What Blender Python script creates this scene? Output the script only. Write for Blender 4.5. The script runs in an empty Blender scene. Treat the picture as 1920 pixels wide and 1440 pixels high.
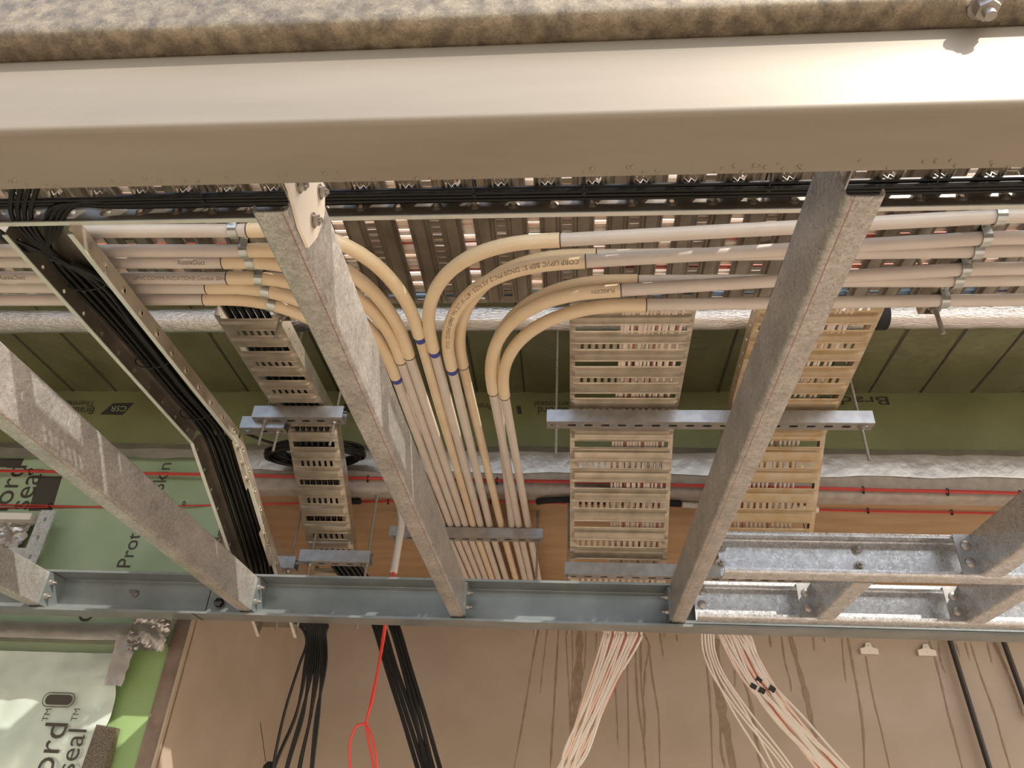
import bpy, math, random
from mathutils import Vector, Matrix
random.seed(7)
S = bpy.context.scene
COL = S.collection
H = 1.75                                   # camera height above the floor

# ------------------------------------------------------------ camera
def _n(v): return v.normalized()
F = 1393.0; CX, CY = 960.0, 720.0
_X = _n(Vector((17210, 15, -F)))
_Y = Vector((112, 902, F)); _Y = _n(_Y - _X*_X.dot(_Y))
_Z = _X.cross(_Y)
if _Z.y > 0: _Z = -_Z
RW = Matrix((_X, _Y, _Z))                  # picture axes (right, down, forward) -> room axes
cd = bpy.data.cameras.new('camera'); cam = bpy.data.objects.new('camera', cd); COL.objects.link(cam)
cd.sensor_width = 36; cd.lens = F/1920*36; cd.clip_start = 0.02; cd.clip_end = 200
r, d, f = RW.col[0], RW.col[1], RW.col[2]
cam.matrix_world = Matrix(((r.x, -d.x, -f.x, 0), (r.y, -d.y, -f.y, 0), (r.z, -d.z, -f.z, H), (0, 0, 0, 1)))
S.camera = cam

# ------------------------------------------------------------ light
S.view_settings.view_transform = 'Standard'; S.view_settings.look = 'None'
S.view_settings.gamma = 1; S.view_settings.use_curve_mapping = False
S.view_settings.exposure = 0.54
w = bpy.data.worlds.new('sky'); S.world = w; w.use_nodes = True
nt = w.node_tree; bg = nt.nodes['Background']
sk = nt.nodes.new('ShaderNodeTexSky'); sk.sky_type = 'NISHITA'; sk.sun_disc = False
sk.sun_elevation = math.radians(48); sk.sun_rotation = math.radians(120); sk.air_density = 1.0; sk.dust_density = 2.5
tn = nt.nodes.new('ShaderNodeMixRGB'); tn.blend_type = 'MULTIPLY'; tn.inputs[0].default_value = 1; tn.inputs[2].default_value = (1, .92, .80, 1)
nt.links.new(sk.outputs[0], tn.inputs[1]); nt.links.new(tn.outputs[0], bg.inputs[0]); bg.inputs[1].default_value = 0.44
sd = bpy.data.lights.new('sun', 'SUN'); sd.energy = 3.7; sd.angle = math.radians(0.6); sd.color = (1, .93, .82)
sun = bpy.data.objects.new('sun', sd); COL.objects.link(sun)
sun.rotation_euler = (-Vector((.56, -.64, .68))).to_track_quat('-Z', 'Y').to_euler()

# ------------------------------------------------------------ measuring
def ray(px, py): return RW @ Vector((px-CX, py-CY, F))
def PZ(px, py, z, k=1.0):                  # point of the room at height z (above the lens)
    v = ray(px, py); v = v*(z/v.z)*k; return Vector((v.x, v.y, v.z+H))
def PY(px, py, y):                         # point of the room at depth y
    v = ray(px, py); v = v*(y/v.y); return Vector((v.x, v.y, v.z+H))
def W(x, y, z): return Vector((x, y, z+H))

# ------------------------------------------------------------ materials
MATS = {}
def mat(name, base, rough=.5, metal=0.0, var=None, scale=20, bump=0.0, bscale=60, spangle=None, stretch=(1, 1, 1), detail=4, spec=.5, coat=0, contrast=(.35, .65), rvar=0):
    m = bpy.data.materials.new(name); m.use_nodes = True; t = m.node_tree; N = t.nodes; L = t.links
    b = N['Principled BSDF']; b.inputs['Roughness'].default_value = rough; b.inputs['Metallic'].default_value = metal
    b.inputs['Base Color'].default_value = (*base, 1); b.inputs['Specular IOR Level'].default_value = spec
    b.inputs['Coat Weight'].default_value = coat
    tc = N.new('ShaderNodeTexCoord'); mp = N.new('ShaderNodeMapping'); mp.inputs['Scale'].default_value = stretch
    L.new(tc.outputs['Object'], mp.inputs['Vector'])
    col = None
    if var:
        nz = N.new('ShaderNodeTexNoise'); nz.inputs['Scale'].default_value = scale; nz.inputs['Detail'].default_value = detail
        L.new(mp.outputs[0], nz.inputs['Vector'])
        cr = N.new('ShaderNodeValToRGB'); cr.color_ramp.elements[0].color = (*base, 1); cr.color_ramp.elements[1].color = (*var, 1)
        cr.color_ramp.elements[0].position = contrast[0]; cr.color_ramp.elements[1].position = contrast[1]
        L.new(nz.outputs['Fac'], cr.inputs[0]); col = cr.outputs[0]
        if rvar:
            mr = N.new('ShaderNodeMapRange'); mr.inputs[3].default_value = rough-rvar; mr.inputs[4].default_value = rough+rvar
            L.new(nz.outputs['Fac'], mr.inputs[0]); L.new(mr.outputs[0], b.inputs['Roughness'])
    if spangle:
        vo = N.new('ShaderNodeTexVoronoi'); vo.inputs['Scale'].default_value = spangle[0]
        nd = N.new('ShaderNodeTexNoise'); nd.inputs['Scale'].default_value = spangle[0]*.8
        ad = N.new('ShaderNodeMixRGB'); ad.blend_type = 'ADD'; ad.inputs[0].default_value = .02
        L.new(mp.outputs[0], nd.inputs['Vector']); L.new(mp.outputs[0], ad.inputs[1]); L.new(nd.outputs['Color'], ad.inputs[2])
        L.new(ad.outputs[0], vo.inputs['Vector'])
        sp = N.new('ShaderNodeSeparateColor'); L.new(vo.outputs['Color'], sp.inputs[0])
        mr = N.new('ShaderNodeMapRange'); mr.inputs[3].default_value = 1-spangle[1]; mr.inputs[4].default_value = 1+spangle[1]
        L.new(sp.outputs[0], mr.inputs[0])
        mx = N.new('ShaderNodeMixRGB'); mx.blend_type = 'MULTIPLY'; mx.inputs[0].default_value = 1
        if col: L.new(col, mx.inputs[1])
        else: mx.inputs[1].default_value = (*base, 1)
        L.new(mr.outputs[0], mx.inputs[2]); col = mx.outputs[0]
        m2 = N.new('ShaderNodeMapRange'); m2.inputs[3].default_value = max(.05, rough-.15); m2.inputs[4].default_value = rough+.15
        L.new(sp.outputs[1], m2.inputs[0]); L.new(m2.outputs[0], b.inputs['Roughness'])
    if col: L.new(col, b.inputs['Base Color'])
    if bump:
        nb = N.new('ShaderNodeTexNoise'); nb.inputs['Scale'].default_value = bscale; nb.inputs['Detail'].default_value = 5
        L.new(mp.outputs[0], nb.inputs['Vector'])
        bp = N.new('ShaderNodeBump'); bp.inputs['Strength'].default_value = bump; bp.inputs['Distance'].default_value = .01
        L.new(nb.outputs['Fac'], bp.inputs['Height']); L.new(bp.outputs[0], b.inputs['Normal'])
    MATS[name] = m; return m

M_joist = mat('galvanised_joist', (.35, .335, .315), .42, .5, (.45, .43, .405), 14, .012, 200, spangle=(240, .26))
M_frame = mat('galvanised_frame', (.50, .50, .50), .36, .7, (.62, .63, .65), 30, .015, 180, spangle=(260, .26))
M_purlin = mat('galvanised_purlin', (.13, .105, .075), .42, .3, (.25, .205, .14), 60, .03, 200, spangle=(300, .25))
M_beam = mat('grey_steel_beam', (.215, .185, .145), .46, .2, (.26, .225, .18), 7, .01, 120, stretch=(.25, 2, 2))
M_far = mat('grey_steel_far_beam', (.23, .255, .255), .36, .55, (.30, .325, .325), 9, .03, 120)
M_tray = mat('tray_steel', (.42, .365, .285), .34, .65, (.55, .485, .39), 22, .01, 60)
M_tray_tan = mat('tray_steel_rusty', (.50, .36, .20), .45, .5, (.56, .46, .33), 24, .015, 60)
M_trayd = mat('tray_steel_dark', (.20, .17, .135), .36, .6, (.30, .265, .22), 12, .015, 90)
M_lip = mat('tray_lip_steel', (.62, .63, .58), .38, .4, (.70, .70, .64), 30)
M_strut = mat('strut_steel', (.34, .335, .33), .36, .7, (.44, .43, .42), 30, .03, 200)
M_bolt = mat('bolt_steel', (.42, .39, .36), .35, .8)
M_rod = mat('threaded_rod_steel', (.33, .30, .27), .45, .7, (.42, .39, .35), 90, .4, 300, stretch=(1, 1, 3))
M_saddle = mat('saddle_zinc', (.50, .53, .52), .28, .85, (.62, .63, .60), 60)
M_pvc = mat('pvc_pinkish_white', (.63, .56, .50), .38, 0, (.67, .605, .545), 12)
M_cream = mat('pvc_cream', (.74, .575, .375), .36, 0, (.79, .65, .455), 10)
M_yel = mat('pvc_yellowed', (.70, .55, .37), .4, 0, (.75, .63, .46), 14)
M_ink = mat('ink_dark', (.035, .03, .03), .6)
M_inkgrey = mat('ink_grey', (.17, .13, .10), .6)
M_blue = mat('ink_blue', (.05, .07, .32), .5)
M_black = mat('black_cable_sheath', (.006, .0055, .005), .38, spec=.35)
M_tie = mat('black_nylon', (.01, .01, .01), .5)
M_cab = mat('cream_cable_sheath', (.72, .56, .45), .45, 0, (.76, .62, .52), 40)
M_cabw = mat('white_cable_sheath', (.74, .68, .62), .42)
M_red = mat('red_cable_sheath', (.55, .055, .045), .4)
M_redb = mat('bright_red_cord', (.80, .06, .05), .4)
M_redd = mat('dull_red_core', (.45, .13, .09), .5)
M_cor = mat('white_corrugated_plastic', (.70, .66, .62), .4)
M_foil = mat('crinkled_foil', (.60, .58, .56), .22, .95, (.70, .67, .64), 30, .5, 120, stretch=(.5, 2.2, 2.2))
M_foilt = mat('foil_tape', (.50, .46, .44), .30, .8, (.60, .56, .535), 12, .25, 26)
M_green = mat('green_membrane', (.17, .18, .085), .35, .15, (.22, .235, .12), 4, .35, 9, detail=3)
M_quilt = mat('quilted_green_foil', (.14, .14, .07), .3, .3, (.19, .19, .10), 5, .6, 16)
M_greenw = mat('green_wall_wrap', (.30, .40, .25), .3, .1, (.40, .50, .34), 3, .3, 8, detail=3)
M_sheet = mat('pale_wrap_sheet', (.56, .65, .57), .24, .3, (.68, .76, .71), 3, .4, 9, detail=3)
M_greenl = mat('light_green_wrap', (.25, .37, .15), .4, .05, (.28, .41, .18), 5, .1, 14)
M_print = mat('membrane_print', (.035, .032, .03), .45)
M_printb = mat('membrane_print_brown', (.06, .05, .042), .4)
M_ply = mat('tan_ply', (.37, .235, .13), .62, 0, (.44, .30, .18), 9, .05, 60, stretch=(.5, 2, 2), detail=8)
M_wall = mat('tan_wall_board', (.375, .305, .24), .55, 0, (.415, .34, .275), 5, .05, 160)
M_wet = mat('wet_stain', (.225, .165, .115), .5, 0, (.29, .215, .15), 40)
M_conc = mat('concrete', (.36, .31, .27), .8, 0, (.44, .39, .35), 30, .25, 40)
M_floor = mat('dusty_concrete_floor', (.30, .25, .20), .85, 0, (.35, .295, .24), 3)
M_white = mat('white_plastic', (.72, .68, .62), .45)
M_skyblock = mat('dark_sky_blocker', (.12, .115, .10), .8)  # only for the added slab that blocks the sky
M_rust = mat('rust_line', (.27, .13, .085), .7)
M_foam = mat('black_foam', (.015, .015, .015), .9)
M_bluep = mat('blue_sheath', (.20, .30, .42), .4)

# ------------------------------------------------------------ mesh builder
class MB:
    def __init__(s): s.v = []; s.f = []; s.m = []
    def add(s, vs, fs, m=0):
        o = len(s.v); s.v += [Vector(v) for v in vs]
        for q in fs: s.f.append(tuple(o+i for i in q)); s.m.append(m)
        return s
    def box(s, a, b, m=0):
        x0, y0, z0 = a; x1, y1, z1 = b
        vs = [(x0,y0,z0),(x1,y0,z0),(x1,y1,z0),(x0,y1,z0),(x0,y0,z1),(x1,y0,z1),(x1,y1,z1),(x0,y1,z1)]
        return s.add(vs, [(3,2,1,0),(4,5,6,7),(0,1,5,4),(1,2,6,5),(2,3,7,6),(3,0,4,7)], m)
    def prism(s, prof, a, b, u, v, m=0):   # closed profile in axes u, v swept straight from a to b
        n = len(prof); vs = [a+u*p[0]+v*p[1] for p in prof]+[b+u*p[0]+v*p[1] for p in prof]
        fs = [(i, (i+1) % n, n+(i+1) % n, n+i) for i in range(n)]
        fs += [tuple(range(n-1, -1, -1)), tuple(range(n, 2*n))]
        return s.add(vs, fs, m)
    def tube(s, pts, r, seg=10, m=0, cap=True, rs=None):
        pts = [Vector(p) for p in pts]; n = len(pts); vs = []; fs = []; prev = None
        for i, p in enumerate(pts):
            t = (pts[min(i+1, n-1)]-pts[max(i-1, 0)]).normalized()
            if prev is None:
                a = Vector((0, 0, 1)) if abs(t.z) < .9 else Vector((1, 0, 0)); u = t.cross(a).normalized()
            else: u = (prev-t*prev.dot(t)).normalized()
            prev = u; q = t.cross(u); rr = rs[i] if rs else r
            for k in range(seg):
                c = 2*math.pi*k/seg; vs.append(p+u*math.cos(c)*rr+q*math.sin(c)*rr)
        for i in range(n-1):
            for k in range(seg):
                k2 = (k+1) % seg; fs.append((i*seg+k, i*seg+k2, (i+1)*seg+k2, (i+1)*seg+k))
        if cap: fs += [tuple(range(seg-1, -1, -1)), tuple((n-1)*seg+k for k in range(seg))]
        return s.add(vs, fs, m)
    def cyl(s, a, b, r, seg=12, m=0, r2=None): return s.tube([a, b], r, seg, m, True, [r, r if r2 is None else r2])
    def hexn(s, a, b, r, m=0): return s.tube([a, b], r, 6, m)
    def hole_cell(s, o, u, v, w, h, hw, hh, n=None, dim=0, rim=0, m=0):  # rectangle with a rounded hole, optional pressed dimple
        K = 16; out = []; inn = []; mid = []
        rr = min(hw, hh)
        for k in range(K):
            c = 2*math.pi*(k+.5)/K; x, y = math.cos(c), math.sin(c)
            t = min((w/2)/max(abs(x), 1e-6), (h/2)/max(abs(y), 1e-6)); out.append(o+u*x*t+v*y*t)
            ex = (hw-rr)*(1 if x > 0 else -1); ey = (hh-rr)*(1 if y > 0 else -1)
            off = n*dim if n else Vector()
            inn.append(o+u*(ex+x*rr)+v*(ey+y*rr)+off)
            if rim: mid.append(o+u*(ex+x*(rr+rim))+v*(ey+y*(rr+rim)))
        cor = [o+u*sx*w/2+v*sy*h/2 for sx, sy in ((1, 1), (-1, 1), (-1, -1), (1, -1))]
        vs = out+inn+mid+cor; fs = []
        for k in range(K):
            k2 = (k+1) % K
            if rim: fs += [(k, k2, 2*K+k2, 2*K+k), (2*K+k, 2*K+k2, K+k2, K+k)]
            else: fs.append((k, k2, K+k2, K+k))
        B = (3 if rim else 2)*K
        ang = math.atan2(h, w)
        for ci, ca in enumerate((ang, math.pi-ang, math.pi+ang, 2*math.pi-ang)):
            k = int(math.floor(ca/(2*math.pi)*K-.5)) % K
            fs.append((k, B+ci, (k+1) % K))
        return s.add(vs, fs, m)
    def build(s, name, mats, parent=None, origin=None, solid=0, sharp=40):
        me = bpy.data.meshes.new(name)
        if origin is None:
            if parent is not None: origin = parent.matrix_world.translation if False else Vector(parent['_o'])
            else:
                lo = Vector([min(q[i] for q in s.v) for i in range(3)]); hi = Vector([max(q[i] for q in s.v) for i in range(3)])
                origin = Vector(((lo.x+hi.x)/2, (lo.y+hi.y)/2, lo.z))
        me.from_pydata([tuple(q-origin) for q in s.v], [], s.f); me.update()
        if not isinstance(mats, (list, tuple)): mats = [mats]
        for m in mats: me.materials.append(m)
        for p, mi in zip(me.polygons, s.m): p.material_index = mi; p.use_smooth = True
        me.set_sharp_from_angle(angle=math.radians(sharp))
        ob = bpy.data.objects.new(name, me); COL.objects.link(ob)
        ob['_o'] = tuple(origin); OBS.append(ob)
        if parent is not None:
            ob.parent = parent; ob.location = origin-Vector(parent['_o'])
        else: ob.location = origin
        if solid:
            md = ob.modifiers.new('thickness', 'SOLIDIFY'); md.thickness = solid; md.offset = 0
            me_ = ob.modifiers.new('edges', 'EDGE_SPLIT'); me_.split_angle = math.radians(min(sharp, 40))
        return ob
OBS = []
def thing(name, label, cat, loc, group=None):
    o = bpy.data.objects.new(name, None); COL.objects.link(o); o.location = loc; o.empty_display_size = .05
    o['label'] = label; o['category'] = cat; o['_o'] = tuple(loc); OBS.append(o)
    if group: o['group'] = group
    return o
def tag(o, label, cat, group=None):
    o['label'] = label; o['category'] = cat
    if group: o['group'] = group
    return o
def struct(o): o['kind'] = 'structure'; return o

def rnd(pts, r, n=4):                       # polyline with rounded corners
    out = [pts[0]]
    for i in range(1, len(pts)-1):
        p, a, b = Vector(pts[i]), Vector(pts[i-1]), Vector(pts[i+1])
        da, db = (a-p).normalized(), (b-p).normalized(); q = min(r, (a-p).length*.49, (b-p).length*.49)
        s0, s1 = p+da*q, p+db*q
        for k in range(n+1):
            t = k/n; out.append(tuple(s0*(1-t)**2+p*2*t*(1-t)+s1*t*t))
    out.append(pts[-1]); return out
def strip(pts, t):                          # closed outline of a folded sheet
    P = [Vector(p) for p in pts]; L = []; R = []
    for i, p in enumerate(P):
        d = (P[min(i+1, len(P)-1)]-P[max(i-1, 0)]).normalized(); n = Vector((-d.y, d.x))
        L.append(tuple(p+n*t/2)); R.append(tuple(p-n*t/2))
    return L+R[::-1]
def csec(w, h, lip, t, r=.006):
    p = [(w, lip), (w, 0), (0, 0), (0, h), (w, h), (w, h-lip)] if lip else [(w, 0), (0, 0), (0, h), (w, h)]
    return strip(rnd(p, r), t)
def bez(a, b, c, d, n=16):
    return [a*(1-t)**3+b*3*t*(1-t)**2+c*3*t*t*(1-t)+d*t**3 for t in [i/n for i in range(n+1)]]
def smooth(pts, n=6):                       # Catmull-Rom through points
    P = [Vector(p) for p in pts]; P = [P[0]*2-P[1]]+P+[P[-1]*2-P[-2]]; out = []
    for i in range(1, len(P)-2):
        p0, p1, p2, p3 = P[i-1:i+3]
        for k in range(n):
            t = k/n; out.append(.5*((2*p1)+(p2-p0)*t+(2*p0-5*p1+4*p2-p3)*t*t+(3*p1-p0-3*p2+p3)*t**3))
    out.append(P[-2]); return out
def bolt(mb, p, n, r=.006, L=.012, m=0, wash=True, nut=True):
    n = n.normalized()
    if wash: mb.cyl(p, p+n*.0015, r*1.75, 14, m)
    if nut: mb.hexn(p+n*.0015, p+n*(.0015+r*1.1), r*1.25, m)
    mb.cyl(p, p+n*L, r*.62, 10, m)
def text_geo(s, size):                      # lettering outline as flat mesh data
    cu = bpy.data.curves.new('t', 'FONT'); cu.body = s; cu.size = size; cu.resolution_u = 3
    ob = bpy.data.objects.new('t', cu); COL.objects.link(ob)
    dg = bpy.context.evaluated_depsgraph_get(); me = ob.evaluated_get(dg).to_mesh()
    vs = [v.co.copy() for v in me.vertices]; fs = [tuple(p.vertices) for p in me.polygons]
    bpy.data.objects.remove(ob); bpy.data.curves.remove(cu); return vs, fs
def flat_text(mb, s, size, o, u, v, m=0, off=None, sx=1):
    vs, fs = text_geo(s, size); n = u.cross(v).normalized()
    mb.add([o+u*q.x*sx+v*q.y+n*.0012 for q in vs], fs, m)
def pipe_text(mb, s, size, path, s0, r, m=0, sgn=1):
    vs, fs = text_geo(s, size); cl = [0]
    for a, b in zip(path, path[1:]): cl.append(cl[-1]+(b-a).length)
    def at(q):
        q = max(0, min(cl[-1]-1e-6, q))
        for i in range(len(cl)-1):
            if cl[i+1] >= q:
                t = (q-cl[i])/(cl[i+1]-cl[i]); return path[i].lerp(path[i+1], t), (path[i+1]-path[i]).normalized()
    out = []
    for q in vs:
        c, t = at(s0+q.x); c0 = c-Vector((0, 0, H)); nn = -c0; nn = (nn-t*nn.dot(t)).normalized(); vv = nn.cross(t)
        a = (q.y-size*.35)/r; out.append(c+(nn*math.cos(a)+vv*math.sin(a))*(r+.0004))
    mb.add(out, fs, m)
XA, YA, ZA = Vector((1, 0, 0)), Vector((0, 1, 0)), Vector((0, 0, 1))

# ============================================================ the setting
YF = 2.375; YB = 3.34; ZS = 1.08; ZC = 1.50; XR = -1.224
mb = MB(); mb.box((-14, -14, -.1), (14, 6, 0)); struct(mb.build('floor', M_floor))
# back wall with water runs
mb = MB(); mb.box((XR, YB, 0), (4.2, YB+.1, ZS+H))
drips = [([(200,395),(160,600),(120,850),(70,1150),(15,1440)],13),([(265,400),(235,650),(212,880)],8),([(348,400),(335,650),(320,900),(305,1150),(288,1440)],14),
 ([(405,410),(412,600),(430,900),(435,1150)],8),([(450,410),(455,700),(440,1000),(437,1200)],8),([(510,410),(500,700),(480,950),(455,1180)],58),([(555,410),(545,700)],9),
 ([(775,830),(790,1100),(793,1260)],8),([(865,640),(872,1000),(878,1440)],9),([(925,560),(945,950),(990,1250),(1005,1440)],13),([(965,470),(970,800),(995,1050),(990,1250)],14),
 ([(990,430),(1030,520),(1020,600),(1000,700),(990,900)],13),([(1030,560),(1060,800),(1100,1050),(1110,1440)],10),([(1110,430),(1120,500),(1137,610)],9),([(1450,580),(1470,750),(1490,1000),(1505,1440)],11),
 ([(1530,470),(1560,900),(1600,1100),(1660,1440)],60),([(1545,930),(1565,1100),(1570,1300),(1600,1440)],15),([(1720,700),(1790,950),(1830,1200),(1870,1440)],24),([(1670,660),(1675,830)],10),([(635,430),(630,560)],8),([(1140,430),(1142,465)],8),([(1235,440),(1238,490)],9)]
drips = [([(960+x/4, 1080+y/4) for x, y in p], ww/4) for p, ww in drips]
d2 = [([(100,440),(130,650),(165,770),(175,865)],9),([(165,440),(235,700),(290,900),(330,1100),(365,1210)],34),([(555,460),(570,650),(585,790)],8),([(600,460),(640,680),(680,900),(715,1150),(725,1440)],13),
 ([(735,600),(760,750),(800,950),(850,1150),(915,1440)],8),([(1210,490),(1250,600),(1300,800),(1350,1020),(1400,1200),(1460,1440)],11),([(1280,500),(1290,600),(1310,680),(1335,730)],9),([(1480,500),(1515,630)],9),
 ([(1520,500),(1600,750),(1700,1020),(1750,1200),(1820,1440)],10),([(1645,500),(1680,650)],9),([(1700,500),(1790,700),(1870,900),(1915,1050)],17),([(340,460),(350,560)],12),([(10,440),(25,535)],13),([(1410,500),(1440,600)],9)]
drips += [([(1440+x/4, 1080+y/4) for x, y in p], ww/4) for p, ww in d2]
for k, (p, ww) in enumerate(drips):
    pts = smooth([PY(x, y, YB-.0008-.00004*k) for x, y in p], 5); n = len(pts); vs = []; fs = []
    hw = ww/2*(YB*.837+.6*.54)/F
    for i, q in enumerate(pts):
        j = hw*(1+.3*math.sin(i*1.7+k)+.2*math.sin(i*.6+k*2))*(1 if i < n-2 else .6)
        vs += [q-XA*j, q+XA*j]
    fs = [(2*i, 2*i+1, 2*i+3, 2*i+2) for i in range(n-1)]
    mb.add(vs, fs, 1)
struct(mb.build('wall_back', [M_wall, M_wet]))
mb = MB(); mb.box((XR-.1, YF+.012, 0), (XR, YB+.1, ZS+H)); struct(mb.build('wall_return', M_wall))
# green wrapped wall on the left, below the upper membrane
mb = MB(); mb.box((-4.5, YF, 0), (XR, YF+.012, 1.235+H)); wl = struct(mb.build('wall_left', M_greenw))
mb = MB(); mb.box((-3.5, -3.5, 0), (-3.4, YF, 4.6)); struct(mb.build('side_sky_blocker', M_skyblock))  # unseen slab added on the left to keep sky light off the steel
# upper wrapped wall, soffit, upper quilted ceiling
mb = MB(); mb.box((-4.5, YF, 1.22+H), (4.5, YF+.1, ZC+H)); wu = struct(mb.build('wall_upper', M_green))
mb = MB(); mb.box((XR-.1, YF+.05, ZS+H), (4.5, YB+.1, ZS+.06+H)); struct(mb.build('ceiling_soffit', M_ply))
# quilted ceiling: gently sagging panels with stitched lines
mb = MB(); nx, ny = 150, 24; x0, x1, y0, y1 = -4.5, 4.5, 1.40, YF+.03
vs = []; sp = .18
for j in range(ny+1):
    for i in range(nx+1):
        x = x0+(x1-x0)*i/nx; y = y0+(y1-y0)*j/ny
        sag = -.010*abs(math.sin(math.pi*x/sp))*(.6+.4*abs(math.sin(math.pi*(y-y0)/.33)))
        vs.append((x, y, ZC+H+sag-.002*math.sin(9*y+5*x)))
fs = [(j*(nx+1)+i, j*(nx+1)+i+1, (j+1)*(nx+1)+i+1, (j+1)*(nx+1)+i) for j in range(ny) for i in range(nx)]
mb.add(vs, fs)
for k in range(-25, 26):
    x = k*sp; mb.add([(x-.003, y0, ZC+H-.0045), (x+.003, y0, ZC+H-.0045), (x+.003, y1, ZC+H-.0045), (x-.003, y1, ZC+H-.0045)], [(0, 1, 2, 3)], 1)
mb.box((x0, y0, ZC+H+.02), (x1, y1, ZC+H+.06))
struct(mb.build('ceiling', [M_quilt, M_print]))
# concrete downstand with foil tape over its top edge
mb = MB(); prof = rnd([(0, 1.235), (0, ZS-.003), (.075, ZS-.003), (.075, 1.235)], .02, 4)
mb.prism([(q[0], q[1]) for q in prof], Vector((XR-.05, YF-.012, H)), Vector((4.5, YF-.012, H)), YA, ZA); struct(mb.build('trim_1', M_conc))
mb = MB(); n = 120; vs = []
for i in range(n+1):
    x = -4.5+9*i/n
    zl = (1.15 if x > XR-.05 else 1.198)+.004*math.sin(i*1.3)
    for k, (yy, zz) in enumerate(((YF-.004, 1.262+.004*math.sin(i*.9)), (YF-.019, 1.232+.003*math.sin(i*2.1)), (YF-.021, 1.195+.004*math.sin(i*1.7)), (YF-.0165, zl))):
        vs.append((x, yy+.0015*math.sin(i*2.7+k), min(zz, 1.262)+H))
mb.add(vs, [(i*4+k, i*4+k+1, (i+1)*4+k+1, (i+1)*4+k) for i in range(n) for k in range(3)]); struct(mb.build('trim_2', M_foilt, sharp=20, solid=.001))

# printing on the upper membrane: turned upside down
def wall_print(parent, items):
    for nm, s, size, p, u, v, m, sx in items:
        mb = MB(); flat_text(mb, s, size, p, u, v, 0, None, sx); mb.build('printed_lettering', m, parent)
uu, vv = -XA, -ZA
yw = YF-.0005
def up(px, py): return PY(px, py, yw)
wall_print(wu, [('a', 'Bradford', .043, up(1086, 764), uu, vv, M_print, 1.0), ('b', 'Thermoseal', .035, up(1086, 753), uu, vv, M_print, 1.0),
    ('c', 'Bradford', .05, up(1668, 744), uu, vv, M_print, 1.9), ('d', 'Protect', .036, up(925, 757), uu, vv, M_print, 1.0),
    ('e', 'Bradford', .045, up(180, 764), uu, vv, M_print, 1.0), ('f', 'Thermoseal', .037, up(180, 752), uu, vv, M_print, 1.0)])
mb = MB(); mb.add([up(968, 761), up(976, 761), up(979, 776), up(971, 776)], [(0, 1, 2, 3)]); mb.build('printed_logo', M_print, wu)
mb = MB(); mb.add([up(212, 756), up(252, 755), up(230, 778), up(187, 777)], [(0, 1, 2, 3)]); mb.build('printed_logo', M_print, wu)
mb = MB(); flat_text(mb, 'CSR', .034, up(240, 762)-YA*.0008, uu, vv, 0, None, 1.1); mb.build('printed_lettering', M_greenw, wu)
mb = MB(); mb.add([up(644, 757), up(652, 757), up(660, 773), up(643, 773)], [(0, 1, 2, 3)]); mb.build('printed_logo', M_print, wu)
# printing on the left wall: reading upward
uu, vv = ZA, -XA
def lw(px, py): return PY(px, py, YF-.0005)
wall_print(wl, [('a', 'seal', .115, lw(50, 958), uu, vv, M_printb, 1), ('b', 'ford', .115, lw(12, 962), uu, vv, M_printb, 1),
    ('c', 'Protection', .072, lw(243, 1067), uu, vv, M_printb, 1), ('d', 'Skin', .072, lw(305, 922), uu, vv, M_printb, 1), ('e', 'Bradford', .05, lw(415, 1020), uu, vv, M_printb, 1), ('f', 'OS', .08, lw(172, 1168), uu, vv, M_printb, 1)])
mb = MB(); a = lw(75, 958); b = lw(95, 893); mb.add([a-XA*.045, a+XA*.045, b+XA*.045, b-XA*.045], [(0, 1, 2, 3)]); mb.build('printed_bar', M_printb, wl)
mb = MB(); q = lw(18, 868); mb.box((q.x-.07, yw-.001, q.z-.018), (q.x+.05, yw, q.z+.018)); mb.build('printed_logo', M_printb, wl)

# ============================================================ steel frame (k = .9 of the first survey)
KF = .9
ZJ = .65*KF                                 # joist undersides
def kk(v): return v*KF
# near beam: channel with its back to the lens
mb = MB(); y0, y1, z0, z1 = kk(.489), kk(.566), kk(.640)+H, kk(.763)+H; t = .006
pr = rnd([(y1, z0), (y0, z0), (y0, z1), (y1, z1)], .004, 3)
nb = thing('steel_beam', 'large grey steel channel beam crossing the top of the picture, nearest the viewer', 'beam', Vector((0, y0, z0)))
mb.prism(strip(pr, t), Vector((-3, 0, 0)), Vector((3, 0, 0)), YA, ZA); mb.build('web_and_flanges', M_beam, nb)
# water drops hanging along its lower far edge
mb = MB()
for i in range(70):
    x = -.75+1.4*random.random(); rr = random.uniform(.0012, .0024); c = Vector((x, y1-random.uniform(.001, .012), z0-t/2))
    mb.tube([c+ZA*.0004, c-ZA*rr*.5, c-ZA*rr*.9], rr, 8, 0, True, [rr*1.2, rr, rr*.4])
ob = mb.build('water_drops', M_beam, nb); ob['kind'] = 'stuff'
# white cleat that holds the middle joist
cl = MB(); cx = kk(-.345)+.0015
cl.prism([(.50, .602), (.50, .684), (.595, .684), (.622, .693), (.640, .662), (.636, .620), (.621, .589), (.588, .589), (.545, .602)], Vector((cx, 0, H)), Vector((cx+.004, 0, H)), YA, ZA)
cl.build('cleat', mat('white_primed_steel', (.70, .64, .54), .5), nb)
b = MB()
for yy, zz in ((.559, .625), (.612, .672), (.614, .626)): bolt(b, Vector((cx+.004, yy, H+zz)), XA, .0055, .011)
b.build('cleat_bolts', M_bolt, nb)
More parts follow.
